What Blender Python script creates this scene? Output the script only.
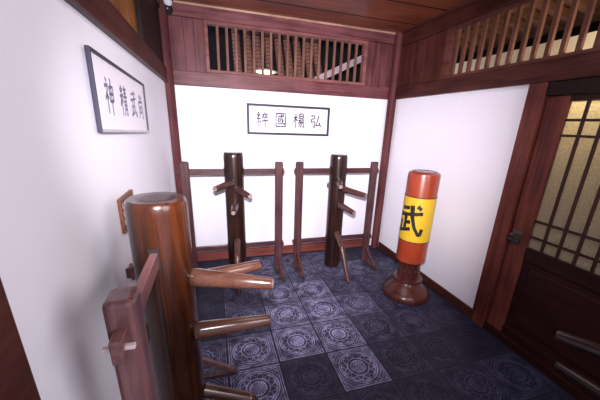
import bpy, bmesh, math, random
from mathutils import Vector, Matrix
random.seed(4)
PI = math.pi
for o in list(bpy.data.objects): bpy.data.objects.remove(o)
SC = bpy.context.scene
COL = SC.collection

# ---------------------------------------------------------------- camera
cd = bpy.data.cameras.new('camera'); cam = bpy.data.objects.new('camera', cd); COL.objects.link(cam)
cr = Vector((0.95580729, -0.29167024, 0.03689024)); cu = Vector((0.05946195, 0.31467586, 0.94733488)); cf = Vector((0.28791786, 0.90327603, -0.31811276))
cam.matrix_world = Matrix(((cr.x, cu.x, -cf.x, 0.4508), (cr.y, cu.y, -cf.y, -3.8988), (cr.z, cu.z, -cf.z, 1.8298), (0, 0, 0, 1)))
cd.sensor_width = 36; cd.lens = 293.04/600*36; cd.shift_x = -6.27/600; cd.shift_y = 22.6/600
cd.clip_start = 0.02
SC.camera = cam

# ---------------------------------------------------------------- world, lights, exposure
wd = bpy.data.worlds.new('world'); SC.world = wd; wd.use_nodes = True
bg = wd.node_tree.nodes['Background']; bg.inputs[0].default_value = (0.80, 0.76, 1.0, 1); bg.inputs[1].default_value = 1.0

def spot(name, loc, tgt, power, size, blend, radius, color):
    l = bpy.data.lights.new(name, 'SPOT'); l.energy = power; l.spot_size = math.radians(size); l.spot_blend = blend
    l.shadow_soft_size = radius; l.color = color
    o = bpy.data.objects.new(name, l); COL.objects.link(o); o.location = loc
    o.rotation_euler = (Vector(tgt)-Vector(loc)).to_track_quat('-Z', 'Y').to_euler()
    return o
spot('camera_flash', (0.44, -3.92, 2.0), (1.62, 0, 1.35), 900, 80, 1.0, 0.03, (1.0, 0.93, 1.0))
al = bpy.data.lights.new('ceiling_lamp_light', 'AREA'); al.shape = 'DISK'; al.size = 1.4; al.energy = 14; al.color = (1.0, 0.9, 0.95)
ao = bpy.data.objects.new('ceiling_lamp_light', al); COL.objects.link(ao); ao.location = (1.5, -2.3, 2.93)
rl = bpy.data.lights.new('rear_fill_light', 'AREA'); rl.shape = 'DISK'; rl.size = 1.4; rl.energy = 42; rl.color = (1.0, 0.95, 1.0)  # unseen fill behind the camera, added to brighten the left wall
ro = bpy.data.objects.new('rear_fill_light', rl); COL.objects.link(ro); ro.location = (2.0, -4.75, 2.3)
ro.rotation_euler = (Vector((0, -2.7, 1.2))-Vector(ro.location)).to_track_quat('-Z', 'Y').to_euler()

SC.view_settings.view_transform = 'Standard'; SC.view_settings.look = 'None'
SC.view_settings.exposure = 0.0; SC.view_settings.gamma = 1.0
try: SC.view_settings.use_curve_mapping = False
except Exception: pass

# ---------------------------------------------------------------- materials
def newmat(name):
    m = bpy.data.materials.new(name); m.use_nodes = True
    nt = m.node_tree; b = nt.nodes['Principled BSDF']
    return m, nt, b
def c4(c): return (c[0], c[1], c[2], 1)
def wood(name, dark, light, rough=0.4, axis='Z', scale=7.0, coat=0.0, bump=0.15, stretch=0.06, spec=0.5):
    m, nt, b = newmat(name); N, L = nt.nodes, nt.links
    tc = N.new('ShaderNodeTexCoord'); mp = N.new('ShaderNodeMapping')
    s = [1, 1, 1]; s['XYZ'.index(axis)] = stretch; mp.inputs['Scale'].default_value = s
    L.new(tc.outputs['Object'], mp.inputs['Vector'])
    n1 = N.new('ShaderNodeTexNoise'); n1.inputs['Scale'].default_value = scale*4; n1.inputs['Detail'].default_value = 6; n1.inputs['Roughness'].default_value = 0.65
    n1.inputs['Distortion'].default_value = 0.6
    L.new(mp.outputs[0], n1.inputs['Vector'])
    n2 = N.new('ShaderNodeTexNoise'); n2.inputs['Scale'].default_value = scale*0.5; n2.inputs['Detail'].default_value = 3
    L.new(tc.outputs['Object'], n2.inputs['Vector'])
    mx = N.new('ShaderNodeMath'); mx.operation = 'MULTIPLY_ADD'; mx.inputs[1].default_value = 0.65
    m2 = N.new('ShaderNodeMath'); m2.operation = 'MULTIPLY'; m2.inputs[1].default_value = 0.35; L.new(n2.outputs[0], m2.inputs[0])
    L.new(n1.outputs[0], mx.inputs[0]); L.new(m2.outputs[0], mx.inputs[2])
    rp = N.new('ShaderNodeValToRGB'); rp.color_ramp.elements[0].position = 0.40; rp.color_ramp.elements[1].position = 0.60
    rp.color_ramp.elements[0].color = c4(dark); rp.color_ramp.elements[1].color = c4(light)
    L.new(mx.outputs[0], rp.inputs[0]); L.new(rp.outputs[0], b.inputs['Base Color'])
    b.inputs['Roughness'].default_value = rough
    b.inputs['Specular IOR Level'].default_value = spec*.6
    if coat: b.inputs['Coat Weight'].default_value = coat; b.inputs['Coat Roughness'].default_value = 0.16
    bp = N.new('ShaderNodeBump'); bp.inputs['Strength'].default_value = bump; bp.inputs['Distance'].default_value = 0.004
    L.new(n1.outputs[0], bp.inputs['Height']); L.new(bp.outputs[0], b.inputs['Normal'])
    return m
def plain(name, col, rough=0.5, var=0.06, scale=6, metal=0.0, bump=0.0, coat=0.0):
    m, nt, b = newmat(name); N, L = nt.nodes, nt.links
    tc = N.new('ShaderNodeTexCoord'); n = N.new('ShaderNodeTexNoise'); n.inputs['Scale'].default_value = scale; n.inputs['Detail'].default_value = 4
    L.new(tc.outputs['Object'], n.inputs['Vector'])
    rp = N.new('ShaderNodeValToRGB'); rp.color_ramp.elements[0].position = 0.3; rp.color_ramp.elements[1].position = 0.7
    rp.color_ramp.elements[0].color = c4([x*(1-var) for x in col]); rp.color_ramp.elements[1].color = c4([min(1, x*(1+var)) for x in col])
    L.new(n.outputs[0], rp.inputs[0]); L.new(rp.outputs[0], b.inputs['Base Color'])
    b.inputs['Roughness'].default_value = rough; b.inputs['Metallic'].default_value = metal
    if coat: b.inputs['Coat Weight'].default_value = coat; b.inputs['Coat Roughness'].default_value = 0.1
    if bump:
        bp = N.new('ShaderNodeBump'); bp.inputs['Strength'].default_value = bump; bp.inputs['Distance'].default_value = 0.003
        L.new(n.outputs[0], bp.inputs['Height']); L.new(bp.outputs[0], b.inputs['Normal'])
    return m
def glow(name, col, s):
    m, nt, b = newmat(name); b.inputs['Base Color'].default_value = c4(col)
    b.inputs['Emission Color'].default_value = c4(col); b.inputs['Emission Strength'].default_value = s
    return m

def floor_material():
    m, nt, b = newmat('carved_slate_tile'); N, L = nt.nodes, nt.links
    def M(op, a, bb=None, c=None, clamp=False):
        n = N.new('ShaderNodeMath'); n.operation = op; n.use_clamp = clamp
        for i, v in enumerate((a, bb, c)):
            if v is None: continue
            if isinstance(v, (int, float)): n.inputs[i].default_value = v
            else: L.new(v, n.inputs[i])
        return n.outputs[0]
    tc = N.new('ShaderNodeTexCoord')
    wn = N.new('ShaderNodeTexNoise'); wn.inputs['Scale'].default_value = 28; wn.inputs['Detail'].default_value = 3; L.new(tc.outputs['Object'], wn.inputs['Vector'])
    sp = N.new('ShaderNodeSeparateXYZ'); L.new(tc.outputs['Object'], sp.inputs[0])
    wob = M('MULTIPLY', M('SUBTRACT', wn.outputs[0], 0.5), 0.03)
    u0 = M('SUBTRACT', M('FRACT', M('DIVIDE', M('SUBTRACT', sp.outputs[0], 0.06), 0.4)), 0.5)
    v0 = M('SUBTRACT', M('FRACT', M('DIVIDE', M('ADD', sp.outputs[1], 0.0544), 0.4)), 0.5)
    u = M('ADD', u0, wob); v = M('ADD', v0, wob)
    r = M('SQRT', M('ADD', M('MULTIPLY', u, u), M('MULTIPLY', v, v)))
    th = M('ARCTAN2', v, u)
    ch = M('MAXIMUM', M('ABSOLUTE', u), M('ABSOLUTE', v))
    def line(x, x0, w): return M('SUBTRACT', 1.0, M('DIVIDE', M('ABSOLUTE', M('SUBTRACT', x, x0)), w), clamp=True)
    parts = [line(r, 0.385, 0.016), line(r, 0.345, 0.012), line(r, 0.215, 0.016), line(r, 0.15, 0.016)]
    pet = M('ADD', 0.225, M('MULTIPLY', 0.105, M('ABSOLUTE', M('SINE', M('MULTIPLY', th, 6)))))
    parts.append(M('MULTIPLY', line(r, pet, 0.018), 0.9))
    parts.append(M('MULTIPLY', M('MULTIPLY', M('LESS_THAN', r, 0.145), 0.75), M('ADD', 0.5, M('MULTIPLY', 0.5, M('SINE', M('MULTIPLY', th, 14))))))
    parts += [M('MULTIPLY', line(ch, 0.465, 0.012), 0.9), M('MULTIPLY', line(ch, 0.425, 0.010), 0.8)]
    cor = M('MULTIPLY', M('GREATER_THAN', r, 0.41), M('MULTIPLY', M('LESS_THAN', ch, 0.415), line(M('FRACT', M('MULTIPLY', r, 17)), 0.5, 0.35)))
    parts.append(M('MULTIPLY', cor, 0.42))
    tot = parts[0]
    for q in parts[1:]: tot = M('MAXIMUM', tot, q)
    n2 = N.new('ShaderNodeTexNoise'); n2.inputs['Scale'].default_value = 9; n2.inputs['Detail'].default_value = 6; n2.inputs['Roughness'].default_value = 0.7
    L.new(tc.outputs['Object'], n2.inputs['Vector'])
    wear = M('MULTIPLY', M('SUBTRACT', n2.outputs[0], 0.36), 3.6, clamp=True)
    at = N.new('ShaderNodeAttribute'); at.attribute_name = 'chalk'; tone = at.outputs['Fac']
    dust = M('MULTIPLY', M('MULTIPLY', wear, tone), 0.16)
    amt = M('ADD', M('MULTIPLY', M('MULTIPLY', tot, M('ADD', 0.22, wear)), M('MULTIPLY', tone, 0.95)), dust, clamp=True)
    grout = M('GREATER_THAN', M('MAXIMUM', M('ABSOLUTE', u0), M('ABSOLUTE', v0)), 0.489)
    mix = N.new('ShaderNodeMix'); mix.data_type = 'RGBA'; L.new(amt, mix.inputs['Factor'])
    mix.inputs['A'].default_value = (0.010, 0.010, 0.025, 1); mix.inputs['B'].default_value = (0.48, 0.46, 0.74, 1)
    mg = N.new('ShaderNodeMix'); mg.data_type = 'RGBA'; L.new(grout, mg.inputs['Factor']); L.new(mix.outputs['Result'], mg.inputs['A']); mg.inputs['B'].default_value = (0.015, 0.015, 0.03, 1)
    L.new(mg.outputs['Result'], b.inputs['Base Color'])
    b.inputs['Roughness'].default_value = 0.5; b.inputs['Specular IOR Level'].default_value = 0.2
    h = M('SUBTRACT', M('ADD', M('MULTIPLY', tot, 0.6), M('MULTIPLY', n2.outputs[0], 0.8)), M('MULTIPLY', grout, 1.5))
    bp = N.new('ShaderNodeBump'); bp.inputs['Strength'].default_value = 0.5; bp.inputs['Distance'].default_value = 0.004
    L.new(h, bp.inputs['Height']); L.new(bp.outputs[0], b.inputs['Normal'])
    return m

MT = dict(
    wall=plain('white_plaster', (0.84, 0.83, 0.89), 0.8, 0.02, 2.5),
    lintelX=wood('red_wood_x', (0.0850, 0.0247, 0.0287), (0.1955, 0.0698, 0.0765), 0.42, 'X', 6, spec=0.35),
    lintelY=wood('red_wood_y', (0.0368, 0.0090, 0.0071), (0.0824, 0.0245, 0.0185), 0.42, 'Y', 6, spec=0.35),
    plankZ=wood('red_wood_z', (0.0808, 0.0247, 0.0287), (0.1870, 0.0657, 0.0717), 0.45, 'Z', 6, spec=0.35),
    slat=wood('slat_wood', (0.1152, 0.0490, 0.0346), (0.2189, 0.1094, 0.0806), 0.5, 'Z', 8, spec=0.3),
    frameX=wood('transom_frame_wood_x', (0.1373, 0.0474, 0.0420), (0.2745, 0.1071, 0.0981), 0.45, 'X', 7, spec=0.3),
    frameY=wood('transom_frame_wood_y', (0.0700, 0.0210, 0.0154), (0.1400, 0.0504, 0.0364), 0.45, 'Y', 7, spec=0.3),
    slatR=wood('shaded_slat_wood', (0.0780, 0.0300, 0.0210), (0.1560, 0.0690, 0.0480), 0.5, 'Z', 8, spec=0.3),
    orange=wood('honey_boards', (0.1500, 0.0488, 0.0112), (0.3750, 0.1650, 0.0525), 0.45, 'Z', 9, spec=0.3),
    darkZ=wood('dark_wood_z', (0.0072, 0.0029, 0.0025), (0.0180, 0.0072, 0.0058), 0.5, 'Z', 6, spec=0.3),
    ceil=wood('ceiling_wood', (0.1073, 0.0237, 0.0106), (0.2475, 0.0709, 0.0321), 0.35, 'X', 4, spec=0.4),
    pole=wood('round_post_wood', (0.0600, 0.0150, 0.0168), (0.1200, 0.0360, 0.0372), 0.55, 'Z', 6, spec=.25),
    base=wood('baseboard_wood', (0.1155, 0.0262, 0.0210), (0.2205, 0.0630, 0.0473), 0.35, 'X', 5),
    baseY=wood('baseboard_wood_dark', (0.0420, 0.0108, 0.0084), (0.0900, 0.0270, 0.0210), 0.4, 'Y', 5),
    trunkA=wood('dark_trunk_wood', (0.0085, 0.0029, 0.0022), (0.0329, 0.0109, 0.0073), 0.28, 'Z', 7, coat=0.35),
    trunkC=wood('varnished_trunk_wood', (0.0141, 0.0035, 0.0014), (0.0471, 0.0122, 0.0037), 0.22, 'Z', 7, coat=0.5, stretch=0.08),
    armA=wood('dark_arm_wood', (0.0360, 0.0128, 0.0112), (0.1040, 0.0440, 0.0360), 0.35, 'Y', 8, coat=0.25),
    armC=wood('varnished_arm_wood', (0.0364, 0.0131, 0.0078), (0.0832, 0.0350, 0.0230), 0.25, 'Y', 8, coat=0.5),
    post=wood('stand_post_wood', (0.0364, 0.0131, 0.0146), (0.0985, 0.0402, 0.0402), 0.38, 'Z', 8, coat=0.2),
    barw=wood('stand_bar_wood', (0.0338, 0.0121, 0.0135), (0.0844, 0.0351, 0.0351), 0.38, 'X', 8, coat=0.2),
    postLit=wood('lit_post_wood', (0.0842, 0.0344, 0.0344), (0.2065, 0.0956, 0.0918), 0.33, 'Z', 8, coat=0.3),  # same stand wood, made lighter to paint light onto the near post
    barLit=wood('lit_bar_wood', (0.11, 0.045, 0.045), (0.24, 0.11, 0.105), 0.33, 'X', 8, coat=0.3),  # crossbar wood of the near stand, lightened the same way for painted light
    armD=wood('black_brown_wood', (0.006, 0.0025, 0.0025), (0.018, 0.007, 0.006), 0.35, 'Y', 8, coat=0.12),
    tip=wood('worn_arm_end', (0.16, 0.10, 0.09), (0.36, 0.27, 0.25), 0.5, 'Y', 12),
    black=plain('mortise_shade', (0.010, 0.006, 0.005), 0.8),
    pin=plain('pale_pin_wood', (0.62, 0.52, 0.52), 0.4),
    ink=plain('ink', (0.035, 0.03, 0.06), 0.55),
    inkpale=plain('grey_ink', (0.13, 0.12, 0.18), 0.6),
    black_paint=plain('black_paint', (0.012, 0.010, 0.010), 0.45),
    paper=plain('sign_paper', (0.82, 0.79, 0.85), 0.5, 0.02),
    signframe=plain('sign_frame', (0.018, 0.013, 0.035), 0.55, 0.2),
    signglint=plain('sign_frame_glint', (0.30, 0.28, 0.33), 0.3, 0.1, coat=0.3),  # flash reflection on the lower rail, painted in as grey
    red=plain('orange_leather', (0.27, 0.035, 0.010), 0.32, 0.12, 9, coat=0.4),
    yellow=plain('yellow_band', (0.60, 0.38, 0.018), 0.4, 0.05),
    dkred=plain('band_edge', (0.05, 0.015, 0.01), 0.5),
    bagbase=wood('turned_base_wood', (0.0385, 0.0084, 0.0070), (0.0980, 0.0245, 0.0175), 0.32, 'Z', 6, coat=0.25),
    doorZ=wood('door_wood_z', (0.0614, 0.0132, 0.0104), (0.1607, 0.0425, 0.0302), 0.4, 'Z', 6, spec=0.35),
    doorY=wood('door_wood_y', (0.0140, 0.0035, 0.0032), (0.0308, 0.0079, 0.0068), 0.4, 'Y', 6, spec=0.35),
    muntin=wood('muntin_wood', (0.0225, 0.0067, 0.0056), (0.0488, 0.0165, 0.0126), 0.4, 'Z', 6),
    brass=plain('old_brass', (0.11, 0.10, 0.09), 0.4, 0.3, 30, metal=0.9),
    plastic=plain('white_plastic', (0.80, 0.82, 0.88), 0.3, 0.02),
    dplastic=plain('dark_plastic', (0.015, 0.015, 0.02), 0.3),
    tile=plain('roof_tile_clay', (0.20, 0.085, 0.055), 0.7, 0.25, 12),
    cream=plain('cream_plaster', (0.92, 0.80, 0.62), 0.8, 0.08, 8),
    raft=wood('rafter_wood', (0.1100, 0.0425, 0.0150), (0.2400, 0.1100, 0.0450), 0.6, 'X', 4),
    greybeam=plain('grey_timber', (0.42, 0.33, 0.36), 0.7, 0.15, 14),
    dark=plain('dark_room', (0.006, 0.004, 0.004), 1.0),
    lamp=glow('lamp_glow', (1.0, 0.80, 0.50), 3.0),
    plaque=wood('carved_plaque_wood', (0.0600, 0.0180, 0.0090), (0.1800, 0.0660, 0.0360), 0.4, 'Y', 9),
    plaquemark=plain('plaque_marks', (0.60, 0.45, 0.40), 0.5),
    floor=floor_material(),
)
def glass_mat():
    m, nt, b = newmat('frosted_patterned_glass'); N, L = nt.nodes, nt.links
    tc = N.new('ShaderNodeTexCoord'); n = N.new('ShaderNodeTexNoise'); n.inputs['Scale'].default_value = 70; n.inputs['Detail'].default_value = 3
    L.new(tc.outputs['Object'], n.inputs['Vector'])
    rp = N.new('ShaderNodeValToRGB'); rp.color_ramp.elements[0].position = 0.3; rp.color_ramp.elements[1].position = 0.7
    rp.color_ramp.elements[0].color = (0.50, 0.45, 0.34, 1); rp.color_ramp.elements[1].color = (0.72, 0.66, 0.52, 1)
    L.new(n.outputs[0], rp.inputs[0]); L.new(rp.outputs[0], b.inputs['Base Color'])
    b.inputs['Roughness'].default_value = 0.35
    bp = N.new('ShaderNodeBump'); bp.inputs['Strength'].default_value = 0.6; bp.inputs['Distance'].default_value = 0.004
    L.new(n.outputs[0], bp.inputs['Height']); L.new(bp.outputs[0], b.inputs['Normal'])
    tr = N.new('ShaderNodeBsdfTranslucent'); L.new(rp.outputs[0], tr.inputs[0]); mxs = N.new('ShaderNodeMixShader'); mxs.inputs[0].default_value = .75
    L.new(b.outputs[0], mxs.inputs[1]); L.new(tr.outputs[0], mxs.inputs[2]); L.new(mxs.outputs[0], N['Material Output'].inputs[0])
    return m
MT['glass'] = glass_mat()

# ---------------------------------------------------------------- mesh helpers
def obj(name, bm, mat, parent=None, smooth=False, loc=None):
    me = bpy.data.meshes.new(name); bmesh.ops.recalc_face_normals(bm, faces=bm.faces)
    bm.to_mesh(me); bm.free()
    if smooth:
        for p_ in me.polygons: p_.use_smooth = True
        try: me.set_sharp_from_angle(angle=math.radians(38))
        except Exception: pass
    o = bpy.data.objects.new(name, me); COL.objects.link(o)
    for mm in (mat if isinstance(mat, (list, tuple)) else [mat]): me.materials.append(mm)
    if parent: o.parent = parent
    if loc: o.location = loc
    return o
def tag(o, label, cat, group=None):
    o['label'] = label; o['category'] = cat
    if group: o['group'] = group
    return o
def thing(name, label, cat, loc, rz=0, group=None):
    o = bpy.data.objects.new(name, None); COL.objects.link(o); o.location = loc; o.rotation_euler = (0, 0, rz); o.empty_display_size = 0.1
    return tag(o, label, cat, group)
def struct(o): o['kind'] = 'structure'; return o
def box(bm, x0, x1, y0, y1, z0, z1, bev=0.0, mi=0):
    r = bmesh.ops.create_cube(bm, size=1.0)
    for v in r['verts']:
        v.co = Vector((x0+(v.co.x+.5)*(x1-x0), y0+(v.co.y+.5)*(y1-y0), z0+(v.co.z+.5)*(z1-z0)))
    fs = list({f for v in r['verts'] for f in v.link_faces})
    for f in fs: f.material_index = mi
    if bev > 0:
        es = list({e for v in r['verts'] for e in v.link_edges})
        bmesh.ops.bevel(bm, geom=es, offset=bev, segments=2, affect='EDGES', profile=0.5)
    return bm
def BX(*a, **k): return box(bmesh.new(), *a, **k)
def obar(bm, a, b, w, h, bev=0.003, up=(0, 0, 1)):
    """a rectangular bar from a to b, w sideways, h along the up side"""
    a, b = Vector(a), Vector(b); d = (b-a); Ln = d.length; d.normalize()
    s = d.cross(Vector(up)).normalized(); u_ = s.cross(d)
    r = bmesh.ops.create_cube(bm, size=1.0); vs = r['verts']
    if bev > 0:
        for v in vs: v.co = Vector((v.co.x*w, v.co.y*Ln, v.co.z*h))
        es = list({e for v in vs for e in v.link_edges})
        rr = bmesh.ops.bevel(bm, geom=es, offset=bev, segments=2, affect='EDGES', profile=0.5)
        vs = list({v for f in rr['faces'] for v in f.verts} | {v for v in vs if v.is_valid})
    else:
        for v in vs: v.co = Vector((v.co.x*w, v.co.y*Ln, v.co.z*h))
    mid = (a+b)/2
    for v in vs: v.co = mid + s*v.co.x + d*v.co.y + u_*v.co.z
    return bm
def lathe(bm, prof, a=(0, 0, 0), d=(0, 0, 1), n=40, cap=True):
    """revolve (radius, distance) points about the line from a along d"""
    a, d = Vector(a), Vector(d).normalized()
    s = d.cross(Vector((0, 0, 1)) if abs(d.z) < 0.9 else Vector((1, 0, 0))).normalized(); t = d.cross(s)
    rings = []
    for r_, h in prof:
        rings.append([bm.verts.new(a + d*h + (s*math.cos(2*PI*k/n)+t*math.sin(2*PI*k/n))*r_) for k in range(n)])
    for A, B in zip(rings, rings[1:]):
        for k in range(n): bm.faces.new((A[k], A[(k+1) % n], B[(k+1) % n], B[k]))
    if cap: bm.faces.new(rings[0][::-1]); bm.faces.new(rings[-1])
    return bm

# ---------------------------------------------------------------- the setting
W, LZ, CZ, YF = 2.8916, 2.195, 2.99, -4.9
bm = bmesh.new()
tones = {}
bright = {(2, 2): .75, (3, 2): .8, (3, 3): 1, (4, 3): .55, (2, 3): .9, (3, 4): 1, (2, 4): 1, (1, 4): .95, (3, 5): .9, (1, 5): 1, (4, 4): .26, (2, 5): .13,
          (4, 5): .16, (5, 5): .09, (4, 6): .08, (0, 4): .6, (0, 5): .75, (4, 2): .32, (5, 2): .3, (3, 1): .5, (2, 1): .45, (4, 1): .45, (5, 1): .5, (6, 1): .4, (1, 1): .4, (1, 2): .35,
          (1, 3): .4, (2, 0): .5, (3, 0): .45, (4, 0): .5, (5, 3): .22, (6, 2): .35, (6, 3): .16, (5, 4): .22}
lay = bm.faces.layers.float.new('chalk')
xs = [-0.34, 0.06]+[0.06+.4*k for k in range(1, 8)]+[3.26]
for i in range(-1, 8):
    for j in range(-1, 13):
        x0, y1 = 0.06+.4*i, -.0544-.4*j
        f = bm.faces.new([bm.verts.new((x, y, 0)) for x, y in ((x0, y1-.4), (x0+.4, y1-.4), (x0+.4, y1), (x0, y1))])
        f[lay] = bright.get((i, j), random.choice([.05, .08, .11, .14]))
bmesh.ops.remove_doubles(bm, verts=bm.verts, dist=1e-4)
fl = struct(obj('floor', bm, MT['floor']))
# face layer -> attribute already named chalk
struct(obj('wall_back', BX(-0.12, W+0.12, 0, 0.12, 0, LZ+.03), MT['wall']))
struct(obj('wall_left', BX(-0.12, 0, YF, 0, 0, LZ+.03), MT['wall']))
struct(obj('wall_right', BX(W, W+0.12, -2.0, 0, 0, LZ+.03), MT['wall']))
struct(obj('ceiling', BX(-0.12, W+0.12, YF, 0.12, CZ, CZ+.05), MT['ceil']))
bm = bmesh.new()
for k in range(9): box(bm, 0.0, W, -0.42-k*0.5, -0.41-k*0.5, CZ-.004, CZ+.01)
struct(obj('trim_1', bm, MT['darkZ']))                                   # ceiling board joints
# back transom: beams, planks, lattice
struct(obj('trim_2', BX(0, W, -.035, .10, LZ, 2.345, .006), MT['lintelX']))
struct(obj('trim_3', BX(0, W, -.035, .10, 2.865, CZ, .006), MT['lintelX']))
bm = bmesh.new()
def planks(bm, a, b, n, y0, y1, axis='x'):
    w = (b-a)/n
    for k in range(n):
        if axis == 'x': box(bm, a+k*w+.0004, a+(k+1)*w-.0004, y0, y1, 2.345, 2.865, .002)
        else: box(bm, y0, y1, a+k*w+.0004, a+(k+1)*w-.0004, 2.345, 2.865, .002)
planks(bm, 0.0, 0.43, 4, 0.0, .03); planks(bm, 2.43, W, 4, 0.0, .03)
struct(obj('wall_back_planks', bm, MT['plankZ'])).name = 'wall_back_upper'
win = bpy.data.objects.new('window_1', None); COL.objects.link(win); struct(win); win.location = (1.41, 0, 2.345)
bm = bmesh.new(); ox, oz = -1.41, -2.345
box(bm, .43+ox, .468+ox, -.02, .06, 0, .52, .004); box(bm, 2.385+ox, 2.43+ox, -.02, .06, 0, .52, .004)
box(bm, .468+ox, 2.385+ox, -.02, .06, 0, .035, .004); box(bm, .468+ox, 2.385+ox, -.02, .06, .485, .52, .004)
obj('window_frame', bm, MT['frameX'], win)
bm = bmesh.new()
for k in range(1, 19):
    x = .468+1.917*k/19; box(bm, x-.0145+ox, x+.0145+ox, 0.0, .03, .03, .49, .003)
obj('lattice', bm, MT['slat'], win)
# right transom
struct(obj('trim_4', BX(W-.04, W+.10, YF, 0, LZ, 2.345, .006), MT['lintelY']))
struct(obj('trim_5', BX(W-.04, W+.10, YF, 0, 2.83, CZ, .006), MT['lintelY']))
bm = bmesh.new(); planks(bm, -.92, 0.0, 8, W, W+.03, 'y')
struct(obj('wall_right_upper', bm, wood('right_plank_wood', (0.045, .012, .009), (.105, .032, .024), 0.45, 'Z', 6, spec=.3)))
win = bpy.data.objects.new('window_2', None); COL.objects.link(win); struct(win); win.location = (W, -2.9, 2.345)
bm = bmesh.new(); oy = 2.9
box(bm, -.02, .06, -1.02+oy, -.92+oy, 0, .49, .004); box(bm, -.02, .06, YF+oy, -1.02+oy, 0, .03, .004); box(bm, -.02, .06, YF+oy, -1.02+oy, .455, .49, .004)
obj('window_frame', bm, MT['frameY'], win)
bm = bmesh.new()
for k in range(0, 35):
    y = -1.058-.1075*k+oy; box(bm, 0.0, .03, y-.017, y+.017, .025, .46, .003)
obj('lattice', bm, MT['slatR'], win)
# left upper wall
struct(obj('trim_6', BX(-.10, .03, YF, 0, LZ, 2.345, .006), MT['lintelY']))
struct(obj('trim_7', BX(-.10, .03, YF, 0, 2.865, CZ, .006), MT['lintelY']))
bm = bmesh.new(); planks(bm, -4.88, -1.2, 46, -.05, -.02, 'y')
struct(obj('wall_left_upper', bm, MT['orange']))
struct(obj('trim_8', BX(-.06, .012, -1.2, 0, 2.345, 2.865, .004), MT['darkZ']))
# thin cornice strips
struct(obj('trim_9', BX(0, W, -.06, -.035, CZ-.02, CZ, .003), wood('cornice_wood', (.30, .16, .11), (.55, .34, .25), .5, 'X', 6)))
struct(obj('trim_10', BX(W-.065, W-.04, YF, -.06, CZ-.02, CZ, .003), MT['baseY']))
# round corner posts
bm = lathe(bmesh.new(), [(.068, 0), (.068, CZ)], (.018, -.125, 0)); struct(obj('trim_11', bm, MT['pole'], smooth=True))
bm = lathe(bmesh.new(), [(.058, 0), (.058, CZ)], (2.842, -.066, 0)); struct(obj('trim_12', bm, MT['pole'], smooth=True))
# baseboards
struct(obj('baseboard_back', BX(.11, W-.13, -.022, 0, 0, .125, .004), MT['base']))
struct(obj('baseboard_left', BX(0, .022, -3.22, -.12, 0, .12, .004), MT['base']))
struct(obj('baseboard_right', BX(W-.022, W, -1.98, -.13, 0, .105, .004), MT['baseY']))
# door jamb on the left wall beside the camera
struct(obj('trim_13', BX(-.02, .03, -3.42, -3.225, 0, LZ, .004), MT['baseY']))
# door jambs and door on the right wall
struct(obj('trim_14', BX(W-.035, W+.10, -2.125, -1.985, 0, LZ, .006), MT['doorZ']))
struct(obj('trim_15', BX(W-.025, W+.08, YF, -2.125, 2.10, LZ, .004), MT['darkZ']))
struct(obj('trim_16', BX(W-.02, W+.06, YF, -2.125, 0, .075, .004), MT['doorY']))
dr = bpy.data.objects.new('door_1', None); COL.objects.link(dr); struct(dr); dr.location = (W, -2.13, .075)
DL = -1.25     # door runs from local y 0 to DL
bm = bmesh.new()
box(bm, 0, .045, -.160, -.003, 0, 2.02, .004); box(bm, 0, .045, DL, DL+.13, 0, 2.02, .004)
obj('stile', bm, MT['doorZ'], dr)
bm = bmesh.new()
box(bm, .002, .045, DL+.13, -.160, 1.98, 2.02, .003); box(bm, .002, .045, DL+.13, -.160, .74, .85, .004); box(bm, .002, .045, DL+.13, -.160, 0, .085, .004)
obj('rail', bm, MT['doorY'], dr)
bm = BX(.02, .035, DL+.13, -.160, .085, .74); box(bm, .010, .03, DL+.20, -.23, .15, .68, .008)
obj('panel', bm, MT['doorY'], dr)
bm = bmesh.new()
ya = -.160; 
for k in range(1, 9):
    y = ya-.1145*k
    if y > DL+.14: box(bm, .006, .026, y-.009, y+.009, .85, 1.98, .002)
for z in (1.852, 1.745, 1.08, .945): box(bm, .008, .024, DL+.13, -.160, z-.009, z+.009, .002)
obj('lattice', bm, MT['muntin'], dr)
obj('pane', BX(.028, .034, DL+.13, -.160, .85, 1.98), MT['glass'], dr)
bm = BX(-.006, 0, -.10, -.02, .84, .97, .003); lathe(bm, [(.006, 0), (.006, .045)], (0, -.06, .93), (-1, 0, 0), 16)
lathe(bm, [(.012, 0), (.018, .01), (.016, .022), (.006, .026)], (-.04, -.06, .93), (-1, 0, 0), 20)
obar(bm, (-.018, -.095, .875), (-.018, .02, .875), .014, .016, .003); box(bm, -.022, -.004, -.10, -.085, .86, .89, .002); box(bm, -.022, -.004, -.035, -.02, .86, .89, .002)
obj('latch', bm, MT['brass'], dr, smooth=True)
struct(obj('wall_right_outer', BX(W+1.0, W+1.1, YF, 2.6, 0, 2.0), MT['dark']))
sl = bpy.data.lights.new('side_room_light', 'POINT'); sl.energy = 26; sl.color = (1.0, .84, .58); sl.shadow_soft_size = .08
so = bpy.data.objects.new('side_room_light', sl); COL.objects.link(so); so.location = (W+.30, -2.35, 2.25)

# ---------------------------------------------------------------- beyond the transoms
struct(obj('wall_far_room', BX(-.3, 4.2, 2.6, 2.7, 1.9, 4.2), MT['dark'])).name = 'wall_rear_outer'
struct(obj('ceiling_far_room', BX(-.3, 4.2, .12, 2.7, 4.1, 4.2), MT['dark'])).name = 'ceiling_outer'
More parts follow.
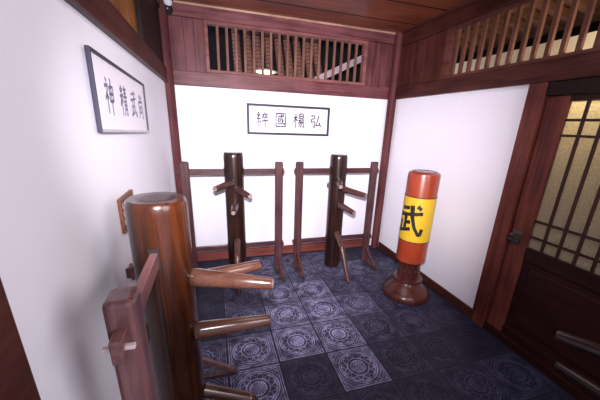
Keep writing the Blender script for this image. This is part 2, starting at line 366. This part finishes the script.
# stacked courses of a tiled roof seen through the slats
bm = bmesh.new()
for c in range(9):
    x = .90+c*.17
    for k in range(15):
        z = 2.42+k*.062; y = 1.25+k*.035
        lathe(bm, [(.055, 0), (.064, .045)], (x+.01*math.sin(c*2), y, z), (0, .45, 1), 12)
tag(obj('tiled_roof', bm, MT['tile'], smooth=True), 'brown tiled roof with ribbed rows seen through the back wall lattice', 'roof')
t = thing('pendant_lamp', 'glowing pale lamp seen low behind the back wall lattice', 'lamp', (1.22, .7, 2.50))
obj('lamp_shade', lathe(bmesh.new(), [(.03, .05), (.10, .042), (.17, .02), (.175, .01)], n=32, cap=False), MT['greybeam'], t, True)
obj('bulb', lathe(bmesh.new(), [(.08, -.012), (.125, 0), (.125, .01), (.05, .03)], n=32), MT['lamp'], t, True)
obj('cord', lathe(bmesh.new(), [(.005, .05), (.005, 1.6)], n=8), MT['dark'], t)
bm = obar(bmesh.new(), (1.91, .5, 2.434), (2.70, .5, 2.815), .05, .085, .004)
tag(obj('timber_beam', bm, MT['greybeam']), 'slanting grey timber behind the right end of the back lattice', 'beam')
# side room: cream ledge wall and rafters
struct(obj('wall_side_outer', BX(W+.8, W+.9, YF, 2.6, 2.0, 2.69), MT['cream']))
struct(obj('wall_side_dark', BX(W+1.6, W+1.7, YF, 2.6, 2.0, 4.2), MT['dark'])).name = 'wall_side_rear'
bm = bmesh.new()
for k in range(24): 
    y = .5-k*.22; obar(bm, (W+.12, y, 3.17), (W+1.2, y, 2.99), .07, .08, .004)
struct(obj('ceiling_side_rafters', bm, MT['raft'])).name = 'trim_17'
bm = bmesh.new(); obar(bm, (W+.12, -2.1, 3.23), (W+1.65, -2.1, 3.00), 5.6, .02, 0)
struct(obj('ceiling_side', bm, MT['raft']))

# ---------------------------------------------------------------- brush characters (strokes on a 0..100 square)
CH = {
 'wu': [[(20, 82), (48, 86)], [(8, 62), (50, 67), (90, 73)], [(38, 62), (38, 22)], [(38, 42), (56, 45)], [(20, 47), (20, 18)], [(6, 12), (30, 17), (58, 25)],
        [(56, 94), (60, 60), (70, 30), (84, 9), (90, 12), (93, 28)], [(72, 93), (84, 84)]],
 'shen': [[(22, 94), (31, 85)], [(8, 73), (38, 78), (26, 58), (8, 40)], [(25, 60), (25, 4)], [(29, 52), (38, 43)], [(50, 74), (51, 34)], [(50, 74), (88, 77), (86, 36)],
          [(52, 56), (85, 58)], [(51, 37), (85, 39)], [(68, 97), (68, 0)]],
 'jing': [[(11, 85), (18, 75)], [(39, 89), (32, 76)], [(5, 62), (45, 67)], [(25, 95), (25, 5)], [(24, 60), (6, 34)], [(27, 58), (41, 45)], [(54, 84), (90, 88)], [(57, 73), (87, 76)],
          [(49, 61), (95, 65)], [(72, 97), (72, 63)], [(59, 50), (58, 22), (50, 5)], [(59, 50), (86, 52), (86, 8), (77, 14)], [(60, 38), (85, 39)], [(60, 26), (85, 27)]],
 'shang': [[(50, 97), (50, 72)], [(27, 89), (36, 77)], [(74, 91), (64, 77)], [(18, 66), (16, 5)], [(18, 66), (84, 69), (84, 7), (75, 14)], [(36, 48), (37, 24)],
           [(36, 48), (65, 51), (62, 26)], [(38, 27), (62, 29)]],
 'cui': [[(28, 96), (12, 76), (30, 76)], [(36, 84), (10, 54), (40, 57)], [(25, 54), (25, 6)], [(14, 40), (8, 24)], [(34, 42), (42, 28)], [(70, 97), (72, 87)], [(52, 81), (94, 85)],
         [(62, 79), (50, 56)], [(61, 70), (69, 60)], [(82, 80), (72, 58)], [(82, 70), (93, 57)], [(48, 40), (97, 45)], [(72, 56), (72, 2)]],
 'guo': [[(14, 90), (13, 6)], [(14, 90), (88, 92), (87, 6)], [(14, 10), (87, 11)], [(27, 72), (75, 76)], [(31, 58), (32, 41)], [(31, 58), (48, 60), (47, 42)], [(32, 42), (48, 43)],
         [(26, 26), (50, 32)], [(55, 86), (60, 54), (68, 34), (78, 22), (80, 33)], [(72, 55), (52, 22)], [(66, 86), (75, 80)]],
 'yang': [[(5, 70), (41, 75)], [(24, 96), (24, 3)], [(23, 68), (5, 36)], [(26, 62), (39, 48)], [(54, 94), (54, 65)], [(54, 94), (84, 96), (84, 66)], [(55, 80), (83, 81)], [(54, 66), (84, 67)],
          [(45, 54), (96, 58)], [(58, 53), (45, 30)], [(55, 42), (91, 45), (87, 9), (76, 15)], [(68, 42), (48, 14)], [(80, 43), (60, 6)]],
 'hong': [[(10, 85), (41, 88), (39, 68)], [(14, 66), (39, 68)], [(14, 66), (11, 46), (43, 49), (38, 10), (25, 17)], [(74, 88), (62, 50), (50, 22), (88, 30)], [(77, 46), (94, 14)]],
}
def strokes(bm, chars, place, wid, thick=0.0012, sub=5):
    """place(u,v,h) maps a 0..1 square and a height to a point"""
    for st in chars:
        pts = [Vector(p_)/100 for p_ in st]; dense = []
        for a, b in zip(pts, pts[1:]):
            for k in range(sub): dense.append(a.lerp(b, k/sub))
        dense.append(pts[-1]); n = len(dense)
        L_, R_ = [], []
        for i, q in enumerate(dense):
            d = (dense[min(i+1, n-1)]-dense[max(i-1, 0)]).normalized(); s = Vector((-d.y, d.x))
            t_ = i/(n-1); w = wid*(1.0-.35*math.sin(PI*t_))*(.75 if i in (0, n-1) else 1)
            if t_ > .8: w *= .8
            L_.append(q+s*w/2); R_.append(q-s*w/2)
        ring = [bm.verts.new(place(q.x, q.y, thick)) for q in L_] ; ring2 = [bm.verts.new(place(q.x, q.y, thick)) for q in R_]
        lo = [bm.verts.new(place(q.x, q.y, -.0005)) for q in L_]; lo2 = [bm.verts.new(place(q.x, q.y, -.0005)) for q in R_]
        for i in range(n-1):
            bm.faces.new((ring[i], ring[i+1], ring2[i+1], ring2[i]))
            bm.faces.new((ring[i], lo[i], lo[i+1], ring[i+1])); bm.faces.new((ring2[i+1], lo2[i+1], lo2[i], ring2[i]))
        bm.faces.new((ring[0], ring2[0], lo2[0], lo[0])); bm.faces.new((ring[-1], lo[-1], lo2[-1], ring2[-1]))
    return bm

# framed signs: built facing -y in their own space, width along x, then turned
def sign(label, loc, rot, w, h, chars, size, pos, frw, depth, ink, frm, bottom=None):
    t = thing('framed_calligraphy', label, 'sign', loc); t.rotation_euler = rot
    bm = bmesh.new()
    box(bm, -w/2, -w/2+frw, -depth, 0, -h/2, h/2, .002); box(bm, w/2-frw, w/2, -depth, 0, -h/2, h/2, .002)
    box(bm, -w/2+frw, w/2-frw, -depth, 0, h/2-frw, h/2, .002)
    if not bottom: box(bm, -w/2+frw, w/2-frw, -depth, 0, -h/2, -h/2+frw, .002)
    obj('sign_frame', bm, frm, t)
    if bottom: obj('lower_rail', BX(-w/2+frw*.6, w/2-frw*.5, -depth, 0, -h/2, -h/2+frw, .002), bottom, t)['label'] = 'lower edge of the frame, flash reflection painted grey'
    obj('sign_panel', BX(-w/2+frw*.9, w/2-frw*.9, -depth*.45, -.001, -h/2+frw*.9, h/2-frw*.9), MT['paper'], t)
    for c, x in zip(chars, pos):
        bm = strokes(bmesh.new(), CH[c], lambda u, v, hh: Vector((x+(u-.5)*size, -depth*.45-hh, (v-.5)*size*1.15)), .11)
        obj('character', bm, ink, t)
    return t
sign('black-framed white sign with four characters on the back wall', (1.412, -.001, 1.866), (0, 0, 0), 1.085, .362, ['cui', 'guo', 'yang', 'hong'], .165, [-.355, -.118, .125, .355], .027, .025, MT['ink'], MT['signframe'])
sign('dark-framed calligraphy sign hanging on the left wall', (.010, -1.985, 1.907), (math.radians(.6), math.radians(2.0), PI/2), .97, .312, ['shen', 'jing', 'wu', 'shang'], .142, [-.28, -.05, .16, .34], .013, .017, MT['inkpale'], MT['signframe'], MT['signglint'])

# carved plaque on the left wall
t = thing('wall_plaque', 'small carved brown wooden plaque on the left wall behind the nearest dummy', 'plaque', (0, -2.245, 1.375))
bm = bmesh.new(); box(bm, .001, .018, -.118, .118, -.085, -.068, .003); box(bm, .001, .018, -.118, .118, .068, .085, .003)
box(bm, .001, .018, -.118, -.100, -.068, .068, .003); box(bm, .001, .018, .100, .118, -.068, .068, .003); obj('plaque_frame', bm, MT['plaque'], t)
obj('plaque_panel', BX(.001, .010, -.100, .100, -.068, .068), MT['plaque'], t)
bm = bmesh.new()
for r_ in range(3):
    for k in range(4):
        y = -.075+k*.05; z = -.042+r_*.042
        box(bm, .0095, .0125, y-.014, y+.014, z-.013, z-.006); box(bm, .0095, .0125, y-.014, y+.014, z+.006, z+.013); box(bm, .0095, .0125, y-.004, y+.004, z-.006, z+.006)
obj('carving', bm, MT['plaquemark'], t)

# security camera in the back-left corner
t = thing('security_camera', 'small white dome camera on a dark mount in the back left ceiling corner', 'camera', (.10, -.15, 2.952))
obj('mount', lathe(bmesh.new(), [(.055, .045), (.055, .01), (.05, -.002)], n=28), MT['dplastic'], t, True)
bm = bmesh.new(); bmesh.ops.create_uvsphere(bm, u_segments=24, v_segments=16, radius=.044); bmesh.ops.translate(bm, verts=bm.verts, vec=(0, 0, -.01))
obj('dome', bm, MT['plastic'], t, True)
dv = Vector((.335, -3.75, -1.1)).normalized()
bm = bmesh.new(); lathe(bm, [(.014, .038), (.014, .046)], (-.008, 0, -.012), dv, 20); lathe(bm, [(.006, .037), (.006, .044)], (.02, 0, -.02), dv, 12)
obj('lens', bm, MT['dplastic'], t)
bm = bmesh.new(); bmesh.ops.create_uvsphere(bm, u_segments=24, v_segments=16, radius=.052); bmesh.ops.translate(bm, verts=bm.verts, vec=(-.012, .03, -.062))
obj('housing', bm, MT['dplastic'], t, True)

# ---------------------------------------------------------------- wooden dummies
def taper_bm(a, b, r0, r1, n=28):
    a, b = Vector(a), Vector(b); Ln = (b-a).length
    return lathe(bmesh.new(), [(r0*.9, 0), (r0, .006), (r0*.985, .03), ((r0+r1)/2*1.01, Ln*.5), (r1, Ln-.006), (r1*.88, Ln)], a, b-a, n)
def arm(t, root, tip, r0, r1, mat, tr, ends, out=.055):
    """a round tapered arm whose square tenon passes through the trunk and out of its back"""
    root, tip = Vector(root), Vector(tip); d = (tip-root).normalized()
    # push the root to the trunk's surface
    a_ = root.x*d.x+root.y*d.y; rr = root.x**2+root.y**2-(tr*.96)**2; s = -a_+math.sqrt(max(a_*a_-rr, 0)); root = root+d*s
    o = obj('arm', taper_bm(root, tip, r0, r1), mat, t, True)
    back = root-d*(s_back(root, d, tr)+out)
    bm = obar(bmesh.new(), root+d*.02, back, r0*0.8, r0*1.15, .003)
    obj('tenon', bm, mat, o)
    pc = back+d*.02; side = d.cross(Vector((0, 0, 1)))
    obj('pin', obar(bmesh.new(), pc-side*.0+Vector((0, 0, -.04)), pc+Vector((0, 0, .045)), .012, .012, .002, up=side), MT['slat'], o)
    if ends: obj('worn_end', lathe(bmesh.new(), [(r1*.86, -.001), (r1*.6, .0015)], tip, d, 24), MT['tip'], o)['label'] = 'pale worn arm end'
    return o
def s_back(root, d, tr):
    # distance from root backwards (along -d) to where the tenon leaves the trunk
    e = -d; b_ = root.x*e.x+root.y*e.y; c_ = root.x**2+root.y**2-tr*tr
    return -b_+math.sqrt(max(b_*b_-c_, 0))
def dummy(label, loc, rz, half, height, tr, arms, leg, mats, post_y=0, ends=True, thin=1.0, pw=.030, ph=1.405, pmats=('post', 'barw', 'post'), ext=.060):
    t = thing('wooden_dummy', label, 'training dummy', loc, rz, 'wooden training dummies')
    tm, am = mats
    tk = obj('trunk', lathe(bmesh.new(), [(tr*.93, .002), (tr*.96, .012), (tr, .3), (tr, height-.05), (tr*.985, height-.02), (tr*.93, height-.004), (tr*.90, height)], n=56), tm, t, True)
    bm = lathe(bmesh.new(), [(tr*.905, height-.002), (tr*.5, height+.0015)], n=56); obj('trunk_top', bm, MT['trunkA'], tk)['label'] = 'dark sawn top of the trunk'
    # mortise slots: black blocks paint the shade inside the holes
    for s in (-1, 1):
        for z in (1.293, .385):
            obj('mortise', BX( s*tr*.97-.006, s*tr*.97+.006, -.020+post_y, .020+post_y, z-.045, z+.05), MT['black'], tk)
    for a in arms:
        r = Vector((a[0][0], a[0][1])).normalized(); ang = math.atan2(r.x, -r.y)
        c = Vector((r.x*tr, r.y*tr, a[0][2])); 
        obj('mortise', obar(bmesh.new(), c-Vector((r.x, r.y, 0))*.012, c+Vector((r.x, r.y, 0))*(-.0006), .036, .095, 0), MT['black'], tk)
    for root, tip in arms: arm(t, root, tip, .043*thin, .0275*thin, am, tr, ends, .055 if ext < .08 else .083)
    # leg with a bent knee
    (h0, kx, ky, kz, fx, fy) = leg
    bm = bmesh.new()
    lathe(bm, [(.030, 0), (.033, .01), (.030, 1-.0)] if False else [(.036, 0), (.033, (Vector((kx, ky, kz))-Vector((0, -tr*.9, h0))).length)], (0, -tr*.9, h0), Vector((kx, ky, kz))-Vector((0, -tr*.9, h0)), 20)
    sh = Vector((fx, fy, .012))-Vector((kx, ky, kz))
    lathe(bm, [(.026, -.02), (.034, -.005), (.033, .03), (.024, sh.length)], (kx, ky, kz), sh, 20)
    bmesh.ops.create_uvsphere(bm, u_segments=16, v_segments=10, radius=.035, matrix=Matrix.Translation((kx, ky, kz)))
    lg = obj('leg', bm, am, t, True)
    obj('tenon', obar(bmesh.new(), (0, -tr*.85, h0), (0, tr+.05, h0), .032, .05, .003), am, lg)
    # stand: two posts with braced feet, two crossbars through posts and trunk
    for s in (-1, 1):
        x = s*half
        bm = bmesh.new()
        box(bm, x-.046, x+.046, -pw+post_y, pw+post_y, 0.0, ph, .014)
        po = obj('stand_post', bm, MT[pmats[0]], t)
        obj('brace', obar(bmesh.new(), (x, -.02+post_y, .215), (x, -.300+post_y, .030), .032, .034, .003), MT[pmats[0]], po)
        obj('foot', BX(x-.022, x+.022, -.32+post_y, -.02+post_y, 0.0, .028, .004), MT['barw'], po)
        obj('foot_cap', BX(x-.020, x+.020, -.326+post_y, -.318+post_y, .002, .026, .001), MT['brass'], po)
    for z, hh in ((1.293, .066), (.385, .058)):
        cb = obj('crossbar', BX(-half-ext, half+ext, -.014+post_y, .014+post_y, z-hh/2, z+hh/2, .003), MT[pmats[1]], t)
        for s in (-1, 1):
            x = s*(half+ext*.5+.027)
            obj('wedge', BX(x-.007, x+.007, -.036+post_y, .036+post_y, z-.006, z+.006, .002), MT[pmats[2]], cb)
    return t
height_post = 1.385
dummy('dark wooden training dummy on a two-post stand, the left one at the back wall', (.656, -.5, 0), 0, .515, 1.507, .107,
      [((-.035, -.1, 1.185), (-.215, -.44, 1.192)), ((.03, -.1, 1.105), (.125, -.43, 1.105)), ((-.005, -.1, .94), (-.05, -.43, .935))],
      (.50, -.02, -.33, .39, -.03, -.50), (MT['trunkA'], MT['armA']))
dummy('dark wooden training dummy at the back right corner beside the round striking post', (1.925, -.5, 0), 0, .502, 1.492, .107,
      [((-.02, -.1, 1.18), (-.148, -.45, 1.184)), ((.055, -.1, 1.075), (.205, -.40, 1.06)), ((.015, -.1, .875), (.055, -.43, .865))],
      (.50, -.02, -.33, .39, .01, -.53), (MT['trunkA'], MT['armA']))
dummy('large varnished brown wooden dummy close by at the left wall, arms pointing right', (.214, -2.6, 0), PI/2, .535, 1.522, .118,
      [((-.015, -.1, 1.15), (-.160, -.455, 1.15)), ((.07, -.1, 1.085), (.128, -.44, 1.105)), ((-.05, -.1, .88), (-.05, -.46, .88))],
      (.46, -.01, -.35, .34, -.01, -.50), (MT['trunkC'], MT['armC']), post_y=.013, pw=.036, ph=1.398, pmats=('postLit', 'barLit', 'pin'), ext=.10)
dummy('dark wooden dummy at the right edge, only its arm ends in view', (1.84, -3.75, 0), PI, .5, 1.48, .105,
      [((.08, -.1, 1.15), (.26, -.41, 1.15)), ((.0, -.1, 1.07), (-.2, -.42, 1.07)), ((-.02, -.1, .88), (.022, -.49, .88))],
      (.49, .0, -.33, .38, .0, -.53), (MT['trunkA'], MT['armD']), ends=False, thin=.72)

# ---------------------------------------------------------------- striking post
BXc = (2.50, -1.385, 0)
t = thing('striking_post', 'orange and yellow padded striking post on a dark round base by the right wall', 'punching bag', BXc)
obj('base', lathe(bmesh.new(), [(.262, 0), (.268, .012), (.265, .045), (.246, .075), (.212, .105), (.178, .135), (.148, .165), (.138, .185)], n=64), MT['bagbase'], t, True)
obj('collar', lathe(bmesh.new(), [(.150, .185), (.165, .192), (.168, .205), (.163, .220), (.135, .226)], n=56), MT['bagbase'], t, True)
nk = obj('neck', lathe(bmesh.new(), [(.118, .22), (.118, .40), (.13, .425), (.12, .44)], n=48), MT['bagbase'], t, True)
for k in range(12):
    a = 2*PI*k/12; bm = lathe(bmesh.new(), [(.008, 0), (.009, .004), (.004, .009)], (.118*math.cos(a), .118*math.sin(a), .33), (math.cos(a), math.sin(a), 0), 10)
    obj('stud', bm, MT['brass'], nk)
R0 = .158
cy = obj('padded_cylinder', lathe(bmesh.new(), [(.12, .425), (R0-.012, .43), (R0, .444), (R0, 1.385), (R0-.004, 1.402), (R0-.022, 1.414), (R0-.06, 1.418)], n=72), MT['red'], t, True)
obj('top_rim', lathe(bmesh.new(), [(R0-.035, 1.414), (R0-.045, 1.421), (R0-.06, 1.417)], n=60), MT['dkred'], cy, True)
bd = obj('band', lathe(bmesh.new(), [(R0, .690), (R0+.003, .692), (R0+.003, 1.163), (R0, 1.165)], n=72, cap=False), MT['yellow'], t, True)
bd['label'] = 'yellow band with a black character'
for z in (.682, 1.163): obj('band_edging', lathe(bmesh.new(), [(R0+.001, z), (R0+.0045, z+.001), (R0+.0045, z+.009), (R0+.001, z+.010)], n=72, cap=False), MT['dkred'], bd)
ang0 = math.atan2(-3.9+1.385, .45-2.50)-.10   # towards the viewer's side
ang0 = ang0-math.radians(23)
S = .325
def onbag(u, v, h):
    a = ang0+(u-.5)*S/R0*1.0; r_ = R0+.0035+h
    return Vector((r_*math.cos(a), r_*math.sin(a), .925+(v-.5)*S*1.12))
obj('character', strokes(bmesh.new(), CH['wu'], onbag, .15, .0012, 8), MT['black_paint'], bd)

struct(obj('wall_side_end', BX(W+.12, W+1.6, .6, .7, 0, 4.2), MT['dark']))
struct(obj('wall_side_front', BX(W+.12, W+1.0, YF-.1, YF, 0, 3.3), MT['dark']))
